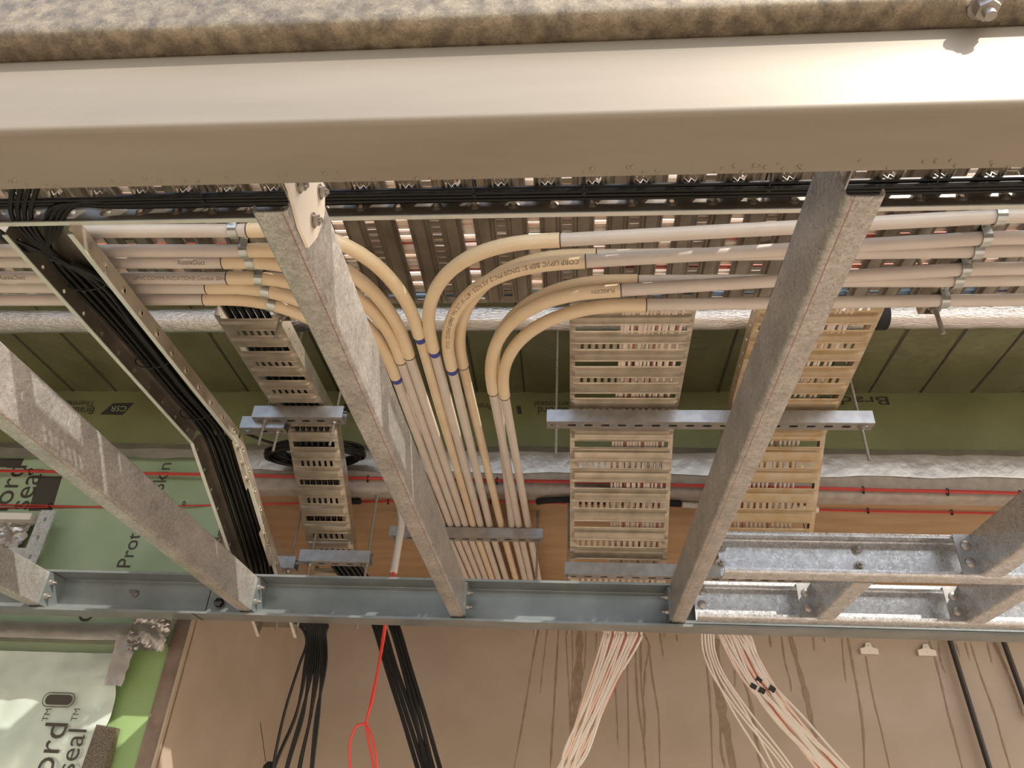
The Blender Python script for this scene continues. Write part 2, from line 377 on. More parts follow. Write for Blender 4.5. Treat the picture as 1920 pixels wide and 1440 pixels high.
# open C section bolted on top of the near beam
pl = thing('roof_purlin', 'galvanised open section lying along the very top edge of the picture above the big beam', 'purlin', Vector((0, y0, z1)))
yp = .412; zp = .6885+H
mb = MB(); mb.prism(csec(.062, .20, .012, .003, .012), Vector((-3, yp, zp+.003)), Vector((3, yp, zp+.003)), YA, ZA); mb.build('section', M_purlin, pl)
b = MB(); p = PZ(1846, 8, .690); bolt(b, p-ZA*.0005, -ZA, .0085, .019); b.build('bolt', M_bolt, pl)

# far beam: channel opening towards the lens, with cleats
fy0, fy1 = kk(2.37), kk(2.455); fz0, fz1 = kk(.640)+H, kk(.768)+H
fb = thing('steel_beam', 'grey steel channel beam running across in front of the tan wall, carrying the joist ends', 'beam', Vector((0, fy0, fz0)))
mb = MB(); mb.prism(strip(rnd([(fy0, fz0), (fy1, fz0), (fy1, fz1), (fy0, fz1)], .006, 3), .007), Vector((-3, 0, 0)), Vector((3, 0, 0)), YA, ZA)
sx = PY(392, 1120, fy1-.004).x; mb.box((sx-.0012, fy0-.001, fz0-.0045), (sx+.0012, fy1-.004, fz0-.0034), 1); mb.box((sx-.0012, fy1-.0045, fz0+.004), (sx+.0012, fy1-.003, fz1-.004), 1)
mb.build('web_and_flanges', [M_far, M_tie], fb)
p = PY(253, 1113, fy1-.004); b = MB(); bolt(b, p, -YA-XA*.25+ZA*.12, .0075, .026); b.build('bolt', M_bolt, fb)
p = PY(412, 1131, fy1-.004); b = MB(); b.hexn(p, p-YA*.014, .014); b.build('hexagon_cap', M_foam, fb)
# joists
def joist(xweb, side, ya, yb, label, rust=None, cleat=True):
    """web at xweb, flanges reaching to side"""
    o = thing('ceiling_joist', label, 'joist', Vector((xweb, ya, ZJ+H)), 'galvanised joists spanning between the two beams')
    h = kk(.112); wd = kk(.043)
    mb = MB(); mb.prism(csec(wd, h, .010, .0022, .007), Vector((xweb, ya, ZJ+H)), Vector((xweb, yb, ZJ+H)), XA*side, ZA)
    for xx in ([.45, .55] if rust is None else rust):
        mb.add([Vector((xweb+side*wd*xx-.0005, ya, ZJ+H-.0013)), Vector((xweb+side*wd*xx+.0005, ya, ZJ+H-.0013)), Vector((xweb+side*wd*xx+.0005, yb, ZJ+H-.0013)), Vector((xweb+side*wd*xx-.0005, yb, ZJ+H-.0013))], [(0, 1, 2, 3)], 1)
    mb.build('section', [M_joist, M_rust], o)
    if cleat:
        cx = xweb-side*.0032
        c = MB(); c.prism([(0, 0), (.092, 0), (.092, h*.99), (.012, h*.99), (0, h*.93)], Vector((cx-.0025, fy0+.002-.012, ZJ+H+.001)), Vector((cx+.0025, fy0+.002-.012, ZJ+H+.001)), YA, ZA)
        ob = c.build('cleat_plate', M_far, fb)
        for zz in (.030, .072):
            b = MB(); bolt(b, Vector((cx-side*.0025, fy0+.012, ZJ+H+zz)), -XA*side, .0062, .017); b.build('cleat_bolt', M_bolt, ob)
    return o
yn, yf = kk(.60), fy0+.03
joist(kk(-.345), -1, yn+.02, yf, 'galvanised joist in the middle, with the white cleat at its near end', (.12,))
joist(kk(.309), 1, kk(.615), yf, 'galvanised joist on the right, rust line along its pinkish underside', (.22,))
joist(kk(-1.045), -1, kk(.60), yf, 'galvanised joist slanting across the left of the picture, in front of the black cable tray', (.0,))
joist(kk(-1.775), -1, kk(.60), yf, 'stub of a galvanised joist at the far left edge, beside the steel bracket', (.2,))

# galvanised framing on the right
def rail_x(name, label, ya, x0, x1, wdir, gold=True):
    o = thing(name, label, 'framing rail', Vector((x0, ya, ZJ+H)), 'galvanised framing beyond the right joist')
    h = kk(.112); mb = MB(); mb.prism(csec(.052, h, .011, .0022, .008), Vector((x0, ya, ZJ+H)), Vector((x1, ya, ZJ+H)), YA*wdir, ZA)
    mb.build('section', M_frame, o); return o
ru = rail_x('framing_rail', 'upper galvanised rail of the framing on the right, shiny blue-white, nearer the trays', kk(1.895)+.052, .352, 2.4, -1)
for px, py in ((1352, 1027), (1606, 1032), (1611, 1061), (1817, 1038), (1352, 1056), (1824, 1068)):
    b = MB(); p = PY(px, py, kk(1.895)+.0505); bolt(b, p, -YA+ZA*.05, .0068, .02); b.build('bolt', M_bolt, ru)
rl = rail_x('framing_rail', 'lower galvanised rail of the framing on the right, lying along the far beam', fy0-.004, .345, 2.4, -1)
for px, py in ((1316, 1108), (1316, 1133)):
    b = MB(); p = PY(px, py, fy0-.006); b.tube([p, p-YA*.003, p-YA*.006], .011, 14, 0, True, [.0125, .0115, .005]); b.build('rivet_head', M_bolt, rl)
def cross(x, side, ya, yb, label):
    o = thing('framing_crosspiece', label, 'framing crosspiece', Vector((x, ya, ZJ+H)), 'galvanised crosspieces of the right framing')
    mb = MB(); mb.prism(csec(.046, kk(.112), .010, .0022, .007), Vector((x, ya, ZJ+H)), Vector((x, yb, ZJ+H)), XA*side, ZA); mb.build('section', M_frame, o)
    b = MB(); yb2 = yb-.022
    c = MB(); c.box((x-.04, yb-.004, ZJ+H+.004), (x, yb-.001, ZJ+H+.098)); c.build('angle_plate', M_strut, o)
    for zz in (.030, .070):
        b = MB(); p = Vector((x-.018, yb-.004, ZJ+H+zz)); b.tube([p, p-YA*.003, p-YA*.006], .011, 14, 0, True, [.0125, .0115, .005]); b.build('rivet_head', M_bolt, o)
    return o
y_a, y_b = kk(1.895)+.058, fy0-.058
cross(kk(.730), 1, y_a, y_b, 'short galvanised crosspiece between the two rails, nearer the right joist')
cross(kk(1.160), 1, y_a, y_b, 'short galvanised crosspiece between the two rails at the right edge')
cross(kk(1.019), 1, kk(1.2), kk(1.895)-.004, 'galvanised crosspiece above the upper rail, running off the right edge')

# ============================================================ cable trays
def tray_base(o, ax, P0, x0, x1, L, up, phase, m, slope=None, pitch=.145, slotw=.020):
    """perforated ribbed sheet. P0 origin of run, ax run direction (unit), cross direction fixed, ribs pressed away from `up`"""
    cr = slope
    Wd = x1-x0; mb = MB(); edge = .014
    # cross breakpoints
    n = int((Wd-2*edge-.012)/.0195); st = (Wd-n*.0195)/2
    perf = [(st+i*.0195+.0055, st+i*.0195+.014) for i in range(n)]
    xs = sorted(set([0, edge*.5, edge, Wd-edge, Wd-edge*.5, Wd]+[round(q, 5) for p in perf for q in p]))
    feats = []; k0 = int(math.floor(-phase/pitch))-1
    us = {0.0: 0, L: 0}; holes = []; hgt = []
    k = k0
    while phase+k*pitch < L+pitch:
        c = phase+k*pitch
        holes.append((c-slotw/2, c+slotw/2, 's')); holes.append((c+pitch/2-.0105, c+pitch/2+.0105, 'p'))
        for rc in (.0365, .1085):
            for du, hh in ((-.015, 0), (-.011, .008), (0, .0095), (.011, .008), (.015, 0)): hgt.append((c+rc+du, hh))
        k += 1
    for a, b2, _ in holes: hgt += [(a, 0), (b2, 0), (a-.003, .002), (a-.006, 0), (b2+.003, .002), (b2+.006, 0)]
    hgt = [(a, b2) for a, b2 in hgt]
    def hat(u):
        best = 0; hs = sorted(hgt)
        for (a, ha), (b3, hb) in zip(hs, hs[1:]):
            if a <= u <= b3: return ha+(hb-ha)*(u-a)/max(b3-a, 1e-9)
        return 0
    hs = sorted(set([(round(a, 5), b2) for a, b2 in hgt if 0 < a < L]+[(0.0, hat(0)), (L, hat(L))]))
    # remove duplicates in u
    uu = []; 
    for a, b2 in hs:
        if uu and abs(uu[-1][0]-a) < 1e-5: continue
        uu.append((a, b2))
    idx = {}; 
    def vid(i, j):
        if (i, j) not in idx:
            u, hh = uu[j]; x = xs[i]; fx = 1 if edge <= x <= Wd-edge else (.35 if edge*.4 < x < Wd-edge*.4 else 0)
            idx[(i, j)] = len(mb.v); mb.v.append(P0+ax*u+cr*x-up*hh*fx)
        return idx[(i, j)]
    for j in range(len(uu)-1):
        um = (uu[j][0]+uu[j+1][0])/2; kind = None
        for a, b2, kd in holes:
            if a < um < b2: kind = kd
        for i in range(len(xs)-1):
            xm = (xs[i]+xs[i+1])/2
            if kind == 's' and edge < xm < Wd-edge: continue
            if kind == 'p' and any(p[0] < xm < p[1] for p in perf): continue
            mb.f.append((vid(i, j), vid(i+1, j), vid(i+1, j+1), vid(i, j+1))); mb.m.append(0)
    return mb.build('tray_base', m, o, solid=.0014, sharp=25)
def tray_side(o, P0, ax, up, L, h, m, outn):
    n = max(1, int(L/.055)); c = L/n; mb = MB()
    for i in range(n):
        mb.hole_cell(P0+ax*(i+.5)*c+up*h*.5, ax, up, c, h, .0035, .0035)
    mb.add([P0+up*h, P0+ax*L+up*h, P0+ax*L+up*h-outn*.006, P0+up*h-outn*.006], [(0, 1, 2, 3)])
    return mb.build('side_flange', m, o, solid=.0014)
def tray_run(name, label, group, a, b, x0, x1, phase, m, h=.045, msid=None):
    """section between a=(y,z) and b=(y,z), open side up"""
    A = W(x0, *a); B = W(x0, *b); ax = (B-A).normalized(); L = (B-A).length; up = XA.cross(ax).normalized()
    o = thing(name, label, 'cable tray', A, group)
    tray_base(o, ax, A, x0, x1, L, up, phase, m, XA)
    tray_side(o, A, ax, up, L, h, msid or m, -XA); tray_side(o, A+XA*(x1-x0), ax, up, L, h, msid or m, XA)
    return o
def phase_at(a, b, px, py):                # distance along the section where the slot seen at (px,py) lies
    A = W(0, *a); B = W(0, *b); v = ray(px, py); n = (B-A).cross(XA); C = Vector((0, 0, H))
    t = (A-C).dot(n)/v.dot(n); q = C+v*t; return (q-A).dot((B-A).normalized())
g = 'perforated trays dropping towards the tan wall'
D0, D1, D2_, D3 = (1.455, 1.207), (2.06, 1.145), (2.44, .858), (2.56, .767)
C0, C1_, C2, C3 = (1.47, 1.16), (2.06, 1.155), (2.47, .885), (2.68, .765)
dx0, dx1 = -.006, .314; ex0, ex1 = .468, .776; qx0, qx1 = -.928, -.762
tray_run('cable_tray', 'wide galvanised tray right of the conduits, upper level section above the long strut', g, D0, D1, dx0, dx1, phase_at(D0, D1, 1180, 682), M_tray)
tray_run('cable_tray', 'wide galvanised tray right of the conduits, sloping section below the long strut', g, D1, D3, dx0, dx1, phase_at(D1, D3, 1170, 910), M_tray)
tray_run('cable_tray', 'rust-tinted wide tray behind the right joist, upper level section', g, D0, D1, ex0, ex1, phase_at(D0, D1, 1600, 682), M_tray_tan)
tray_run('cable_tray', 'rust-tinted wide tray behind the right joist, sloping section below the long strut', g, D1, D3, ex0, ex1, phase_at(D1, D3, 1450, 910), M_tray_tan)
tray_run('cable_tray', 'narrow galvanised tray left of the middle joist, upper level section', g, C0, C1_, qx0, qx1, phase_at(C0, C1_, 550, 654), M_tray)
tray_run('cable_tray', 'narrow galvanised tray left of the middle joist, sloping section in front of the coiled cable', g, C1_, C2, qx0, qx1, phase_at(C1_, C2, 580, 904), M_tray)
tray_run('cable_tray', 'short last piece of the narrow tray, just above the far beam', g, (C2[0]+.005, C2[1]-.012), (2.75, .76), qx0+.0, qx1+.0, .05, M_tray)
# long ribbed tray along X above the conduits
BZ = 1.175; by0, by1 = .78, 1.445; bx0, bx1 = -2.6, 2.6  # near edge extended out of view to block sun on the left joist
ob_ = thing('cable_tray', 'broad dark ribbed tray running left to right above the white conduits', 'cable tray', W(bx0, by0, BZ), 'trays running along the near beam')
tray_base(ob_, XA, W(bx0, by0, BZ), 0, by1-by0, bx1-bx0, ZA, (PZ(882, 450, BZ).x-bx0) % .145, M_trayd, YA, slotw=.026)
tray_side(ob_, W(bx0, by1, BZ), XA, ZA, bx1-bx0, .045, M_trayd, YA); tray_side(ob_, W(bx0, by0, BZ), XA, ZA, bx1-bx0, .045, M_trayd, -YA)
# near tray, open side down, black cables under it
def dimple_wall(o, name, A, ax, dn, L, h, nrm, m, pitch=.068, hr=.0042, rim=.006, dim=.003):
    n = max(1, int(L/pitch)); c = L/n; mb = MB()
    for i in range(n): mb.hole_cell(A+ax*(i+.5)*c+dn*h*.5, ax, dn, c, h, hr, hr, nrm, dim, rim)
    return mb.build(name, m, o, solid=.0014, sharp=25)
def lip(o, A, ax, side, L, m, w_=.008):
    mb = MB(); mb.prism([(-.0012, -.001), (w_, -.001), (w_, .0016), (-.0012, .0016)], A, A+ax*L, side, ZA); return mb.build('lip', m, o)
AZ = 1.0; ay0, ay1 = .70, .930
ta = thing('cable_tray', 'upturned tray directly behind the big near beam, black cables tied beneath it', 'cable tray', W(-2, ay0, AZ), 'trays running along the near beam')
tray_base(ta, XA, W(-2, ay0, AZ), 0, ay1-ay0, 4, ZA, .03, M_tray, YA, pitch=.082, slotw=.034)
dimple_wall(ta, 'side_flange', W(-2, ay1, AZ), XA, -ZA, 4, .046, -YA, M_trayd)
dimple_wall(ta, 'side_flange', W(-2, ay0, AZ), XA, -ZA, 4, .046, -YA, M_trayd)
lip(ta, W(-2, ay1-.001, AZ-.046), XA, YA, 4, M_lip)
# tray running away on the left, open side down
KL = 1.02; lz = .92*KL; lh = .040
lx0, lx1 = -1.034*KL, -.908*KL; La = (.945, lz); Lb = (1.725*KL, lz); Lc = (2.21, .714); Ld = (2.50, .60)
def down_tray(label, a, b, x0, x1):
    A = W(x0, *a); B = W(x0, *b); ax = (B-A).normalized(); L = (B-A).length; up = XA.cross(ax).normalized()
    o = thing('cable_tray', label, 'cable tray', A, 'upturned tray sections holding the black cables on the left')
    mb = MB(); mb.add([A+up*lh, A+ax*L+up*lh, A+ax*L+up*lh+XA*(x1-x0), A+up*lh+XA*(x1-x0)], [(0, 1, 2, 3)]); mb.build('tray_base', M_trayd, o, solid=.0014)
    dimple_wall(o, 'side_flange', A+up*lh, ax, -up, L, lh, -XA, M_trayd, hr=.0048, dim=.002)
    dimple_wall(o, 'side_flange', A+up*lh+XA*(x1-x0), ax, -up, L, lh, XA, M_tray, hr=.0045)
    for xx, sd in ((0, -1), (x1-x0, 1)):
        mb = MB(); mb.prism([(-.004, -.001), (.006, -.001), (.006, .0016), (-.004, .0016)], A+XA*xx, A+XA*xx+ax*L, XA, up); mb.build('lip', M_lip, o)
    return o
lt = down_tray('upturned tray slanting down the left, level section carrying a thick black cable bundle', La, Lb, lx0, lx1)
l2 = down_tray('upturned tray on the left, lower section dropping to the far beam with the black cables', Lb, Ld, lx0, lx1)
# joint plates on the left tray
def plate(parent, A, B, h, nrm, m, nm='joint_plate', nb_=3):
    ax = (B-A).normalized(); L = (B-A).length; up = ax.cross(nrm).normalized()
    if up.z < 0: up = -up
    mb = MB(); mb.prism([(0, 0), (L, 0), (L, h), (0, h)], A, A+nrm*.002, ax, up); ob = mb.build(nm, m, parent)
    for i in range(nb_):
        b = MB(); bolt(b, A+ax*L*(i+.5)/nb_+up*h*.5+nrm*.002, nrm, .004, .007); b.build('plate_bolt', M_bolt, ob)
plate(lt, W(lx1+.002, La[0]-.01, lz+.004), W(lx1+.002, La[0]+.11, lz+.004), .03, XA, M_tray, nb_=1)
plate(l2, W(lx1+.003, Lb[0]-.03, lz-.012), W(lx1+.003, Lb[0]+.12, lz-.085), .036, XA, M_tray)
plate(l2, W(lx1+.003, 2.03, .782), W(lx1+.003, 2.16, .727), .05, XA, M_tray)

# ============================================================ struts on threaded rods
def strut(label, A, B, rods, rod_top, h=.040, wd=.041, below=.06, m=None, nuts=True, top_nut=False, vis=True):
    """channel from A to B (near lower edge), rods = list of distances along"""
    ax = (B-A).normalized(); L = (B-A).length; sd = ZA.cross(ax).normalized()
    o = thing('strut_hanger', label, 'strut', A, 'slotted struts hung on threaded rods'); m = m or M_strut
    mb = MB(); n = max(1, round(L/.05)); c = L/n
    for i in range(n): mb.hole_cell(A+ax*(i+.5)*c+sd*wd/2, ax, sd, c, wd, .013, .0055)
    for s0 in (0, wd): mb.add([A+sd*s0, A+ax*L+sd*s0, A+ax*L+sd*s0+ZA*h, A+sd*s0+ZA*h], [(0, 1, 2, 3)])
    for s0, s1 in ((0, .009), (wd, -.009)): mb.add([A+sd*s0+ZA*h, A+ax*L+sd*s0+ZA*h, A+ax*L+sd*(s0+s1)+ZA*h, A+sd*(s0+s1)+ZA*h], [(0, 1, 2, 3)])
    mb.build('slotted_channel', m, o, solid=.002)
    for k, dd in enumerate(rods):
        p = A+ax*dd+sd*wd/2; zt = rod_top+H; bl = below[k] if isinstance(below, (list, tuple)) else below
        r_ = MB(); r_.cyl(p-ZA*bl, Vector((p.x, p.y, zt)), .0042, 10); ob = r_.build('threaded_rod', M_rod, o)
        b = MB(); b.cyl(p-ZA*.0025, p-ZA*.001, .012, 14); b.hexn(p-ZA*.011, p-ZA*.002, .0085); b.build('nut', M_bolt, ob)
        if top_nut: b = MB(); b.hexn(Vector((p.x, p.y, zt-.022)), Vector((p.x, p.y, zt)), .0075); b.build('rod_coupling', M_rod, ob)
    return o
strut('long slotted strut under both wide trays, threaded rod at each end', W(-.075, 1.905, 1.098), W(.862, 1.905, 1.098), [.028, .905], ZC, below=[.10, .11])
strut('slotted strut under the narrow tray left of the middle joist, upper one', W(-.978, 1.905, 1.108), W(-.695, 1.905, 1.108), [.035, .255], ZC, below=[.085, .085])
strut('slotted strut just above the far beam under the wide trays', W(-.024, 2.385, .800), W(.80, 2.385, .800), [.012, .80], ZS, below=.19, top_nut=True)
strut('slotted strut just above the far beam under the narrow tray', W(-.925, 2.385, .825), W(-.68, 2.385, .825), [.035, .232], ZS, below=.215, top_nut=True)
KU = 1.02
strut('dark slotted strut carrying the fanned conduits behind the middle joist', W(-.66, 2.462*KU, .9515*KU), W(-.103, 2.462*KU, .9515*KU), [.025, .537], ZS, h=.0345, below=.33, top_nut=True)
strut('short galvanised strut stub beside the kink of the left black-cable tray', W(-1.02, 1.93, 1.085), W(-.88, 1.93, 1.085), [.115], ZC, below=.07)
strut('short galvanised strut stub at the lower end of the left black-cable tray', W(-1.09, 2.385, .80), W(-.935, 2.385, .80), [.13], ZS, below=.20)
# two struts running away that carry the conduit saddles
def cross_strut(label, x, ya, yb, zc, rodtop):
    o = thing('strut_hanger', label, 'strut', W(x, ya, zc), 'slotted struts hung on threaded rods')
    wd, h = .041, .035; mb = MB(); n = round((yb-ya)/.05); c = (yb-ya)/n
    for i in range(n): mb.hole_cell(W(x, ya+(i+.5)*c, zc+h), YA, XA, c, wd, .013, .0055)
    for s0, s1 in ((-wd/2, .009), (wd/2, -.009)):
        mb.add([W(x+s0, ya, zc), W(x+s0, yb, zc), W(x+s0, yb, zc+h), W(x+s0, ya, zc+h)], [(0, 1, 2, 3)])
        mb.add([W(x+s0, ya, zc), W(x+s0, yb, zc), W(x+s0+s1, yb, zc), W(x+s0+s1, ya, zc)], [(0, 1, 2, 3)])
    mb.add([W(x-wd/2, yb, zc), W(x+wd/2, yb, zc), W(x+wd/2, yb, zc+h), W(x-wd/2, yb, zc+h)], [(0, 1, 2, 3)])
    mb.build('slotted_channel', M_tray, o, solid=.002)
    for yy in (yb-.03,):
        r_ = MB(); r_.cyl(W(x, yy, zc-.075), W(x, yy, rodtop), .0048, 10); ob = r_.build('threaded_rod', M_rod, o)
        b = MB(); b.hexn(W(x, yy, zc-.014), W(x, yy, zc-.003), .010); b.cyl(W(x, yy, zc-.003), W(x, yy, zc), .014, 14); b.build('nut', M_bolt, ob)
cz = 1.0*KU; cr_ = .0133
cross_strut('galvanised strut above the saddles on the right, rod poking down at its end', .753*KU, .96, 1.325, cz+cr_+.003, BZ-.002)
cross_strut('strut above the left saddles, rod poking down in front of the narrow tray', -.65*KU, .96, 1.335, cz+cr_+.003, BZ-.002)

# ============================================================ conduits
PATHS = []
def conduit(label, sgn, ys, yend, xs, S0, E0, xrun, dz=0, bend_m=None, run_m=None, txt=None, mark=None):
    """sgn +1 comes in from the right. ys: depth at saddle, yend: depth at the picture edge, S0/E0 bend start/end"""
    K = KU; r0 = .0133; rb = .0148; rr = .0124
    z = cz; zb = cz+dz
    far = W(sgn*2.6, yend*K, z); sad = W(xs*K, ys*K, z); s = W(S0[0]*K, S0[1]*K, zb); e = W(E0[0]*K, E0[1]*K, zb)
    o = thing('conduit', label, 'conduit', Vector(e), 'white electrical conduits')
    PATHS.append(None)
    a = [far.lerp(sad, i/8) for i in range(8)]+[sad.lerp(s, i/10) for i in range(11)]
    mb = MB(); mb.tube(a, r0, 16); sp = mb.build('straight_pipe', M_pvc, o)
    tin = (s-sad).normalized(); ll = (e-s).length
    bp = [s-tin*.012]+bez(s+tin*.03, s+tin*(.03+ll*.38), e-YA*(.05+ll*.36), e-YA*.03, 22)+[e]
    PATHS[-1] = a+bp
    mb = MB(); mb.tube(bp, rb, 18); bd = mb.build('bend', bend_m or M_cream, o)
    e2 = W(xrun*K, 2.47*K, z); e3 = W(xrun*K+.02, 3.30, z)
    dr = (e2-e).normalized()
    mb = MB(); mb.tube([e-YA*.006]+[e.lerp(e2, i/8) for i in range(1, 9)]+[e3], rr, 16); mb.build('straight_run', run_m or M_pvc, o)
    mb = MB(); mb.tube([s-tin*.0135, s-tin*.0115], rb+.0004, 18); mb.build('joint_mark', M_ink, o)
    mb = MB(); mb.tube([e-YA*.001, e+YA*(.002 if mark != 'blue' else .02)], (rb if mark != 'blue' else rr)+.0004, 18); mb.build('joint_mark', M_blue if mark == 'blue' else M_ink, o)
    if txt:
        for part_, s_, size, s0 in txt:
            mb = MB(); pth, rad = (bp, rb) if part_ == 'bend' else (a, r0)
            if part_ == 'straight' and sgn < 0: pth = a
            pipe_text(mb, s_, size, pth, s0, rad); mb.build('printed_lettering', M_inkgrey, bd if part_ == 'bend' else sp)
    return o
R_ = [('conduit from the right on the outermost bend, nearest the near beam', 1.0, .975, (-.035, 1.044), (-.323, 1.40), -.323, 0, None, None, None, 'blue'),
      ('conduit from the right whose bend carries a long printed line', 1.055, 1.03, (.014, 1.105), (-.291, 1.475), -.291, 0, None, None, [('bend', 'CORP UPVC BEP S1 DN20 PN12 AS/NZS 1477 W LIC No. 34603 24:02:22 10 NA', .0135, .012)], 'blue'),
      ('conduit from the right tucked behind the printed bend', 1.089, 1.066, (.036, 1.120), (-.270, 1.510), -.250, .030, None, M_yel, None, None),
      ('conduit from the right on the third bend, small print at its joint', 1.14, 1.118, (.088, 1.194), (-.200, 1.585), -.187, 0, None, None, [('bend', 'PLASCON', .011, .012)], None),
      ('conduit from the right mostly hidden behind the third bend', 1.173, 1.152, (.125, 1.203), (-.195, 1.585), -.212, .034, None, None, None, None),
      ('conduit from the right on the innermost bend, nearest the wide tray', 1.235, 1.222, (.143, 1.242), (-.172, 1.605), -.154, 0, None, None, None, None)]
for lb, ys, ye, s_, e_, xr, dz, bm, rm, tx, mk in R_: conduit(lb, 1, ys, ye, .753, s_, e_, xr, dz, bm, rm, tx, mk)
L_ = [('conduit from the left on the outermost bend, highest in the picture', .998, .975, (-.610, 1.004), (-.348, 1.345), -.350, 0, None, M_yel, None, 'blue'),
      ('conduit from the left on the second bend, speckled pipe beside its saddle', 1.055, 1.02, (-.640, 1.060), (-.386, 1.425), -.377, 0, None, None, None, None),
      ('conduit from the left on the third bend, small maker print on its pipe', 1.090, 1.05, (-.695, 1.093), (-.410, 1.445), -.404, 0, None, None, [('straight', 'AussieDuct', .013, 1.785)], None),
      ('conduit from the left printed as communications conduit', 1.143, 1.10, (-.705, 1.142), (-.437, 1.515), -.431, 0, None, None, [('straight', 'UPVC COMMUNICATIONS Conduit 20mm', .0115, 1.665), ('straight', 'AussieDuct', .013, 1.365)], 'blue'),
      ('conduit from the left, fifth bend going behind the middle joist', 1.176, 1.135, (-.763, 1.172), (-.47, 1.55), -.459, 0, None, None, None, None),
      ('conduit from the left on the lowest bend, in front of the narrow tray', 1.215, 1.196, (-.785, 1.210), (-.50, 1.58), -.487, 0, None, None, None, None)]
def lcond(lb, ys, ye, s_, e_, xr, dz, bm, rm, tx, mk):
    # on the left the saddle grips the bend itself, so the straight pipe ends at the bend start
    conduit(lb, -1, s_[1]*.0+s_[1], ye, s_[0]-.06, s_, e_, xr, dz, bm, rm, tx, mk)
for a_ in L_: lcond(*a_)
# saddles
def saddle(label, p, tang, side_ax=YA):
    o = thing('conduit_saddle', label, 'pipe saddle', p, 'zinc saddles clamping the conduits')
    r0 = .0158; wd = .017; mb = MB(); n = 14
    t = tang.normalized(); s_ = ZA.cross(t).normalized()
    arc = [(-r0-.013, r0), (-r0-.002, r0)]+[(-r0*math.cos(math.pi*k/n), -r0*math.sin(math.pi*k/n)) for k in range(n+1)]+[(r0+.002, r0), (r0+.013, r0)]
    for q in (-wd/2, wd/2):
        pass
    vs = [p+s_*a_+ZA*b_-t*wd/2 for a_, b_ in arc]+[p+s_*a_+ZA*b_+t*wd/2 for a_, b_ in arc]; N = len(arc)
    mb.add(vs, [(i, i+1, N+i+1, N+i) for i in range(N-1)])
    for ro in (-.0045, .0045):
        pass
    mb.build('strap', M_saddle, o, solid=.0016)
    b = MB(); q = p-s_*(r0+.008)+ZA*r0; b.cyl(q, q-ZA*.0035, .0038, 10); b.build('screw', M_bolt, o)
names = ['highest', 'second', 'third', 'fourth', 'fifth', 'lowest']
for i, r_ in enumerate(R_): saddle('zinc saddle on the right strut, %s of the right column of six' % names[i], W(.753*KU, r_[1]*KU, cz), XA)
for i, xx in enumerate((-.649, -.649, -.649, -.650, -.652, -.655)):
    P_ = PATHS[6+i]; k_ = min(range(1, len(P_)), key=lambda q: abs(P_[q].x-xx*KU) if P_[q].y < 1.32 else 9)
    q0, q1 = (P_[k_-1], P_[k_]) if P_[k_].x >= xx*KU else (P_[k_], P_[k_+1]); t_ = (xx*KU-q0.x)/(q1.x-q0.x)
    saddle('zinc saddle on the left strut, %s of the left column of six' % names[i], q0.lerp(q1, t_), q1-q0)

# ============================================================ foil lagged pipe
fp = thing('lagged_pipe', 'silver foil-lagged pipe running across behind the conduits', 'pipe', W(0, 1.69, 1.315))
n = 160; mb = MB(); pts = [W(-3.2+6.4*i/n, 1.69, 1.315) for i in range(n+1)]
mb.tube(pts, .036, 20, 0, True, [.0355+.0008*math.sin(i*1.9)+.0006*math.sin(i*.73) for i in range(n+1)]); mb.build('foil_lagging', M_foil, fp)
mb = MB(); x = PY(1662, 606, 1.66).x; mb.tube([W(x-.012, 1.69, 1.315), W(x+.018, 1.69, 1.315)], .039, 20); mb.build('foam_collar', M_foam, fp)

# ============================================================ cables
def cable(name, label, cat, pts, r, m, group, seg=7, n=6):
    mb = MB(); mb.tube(smooth(pts, n), r, seg); return tag(mb.build(name, m), label, cat, group)
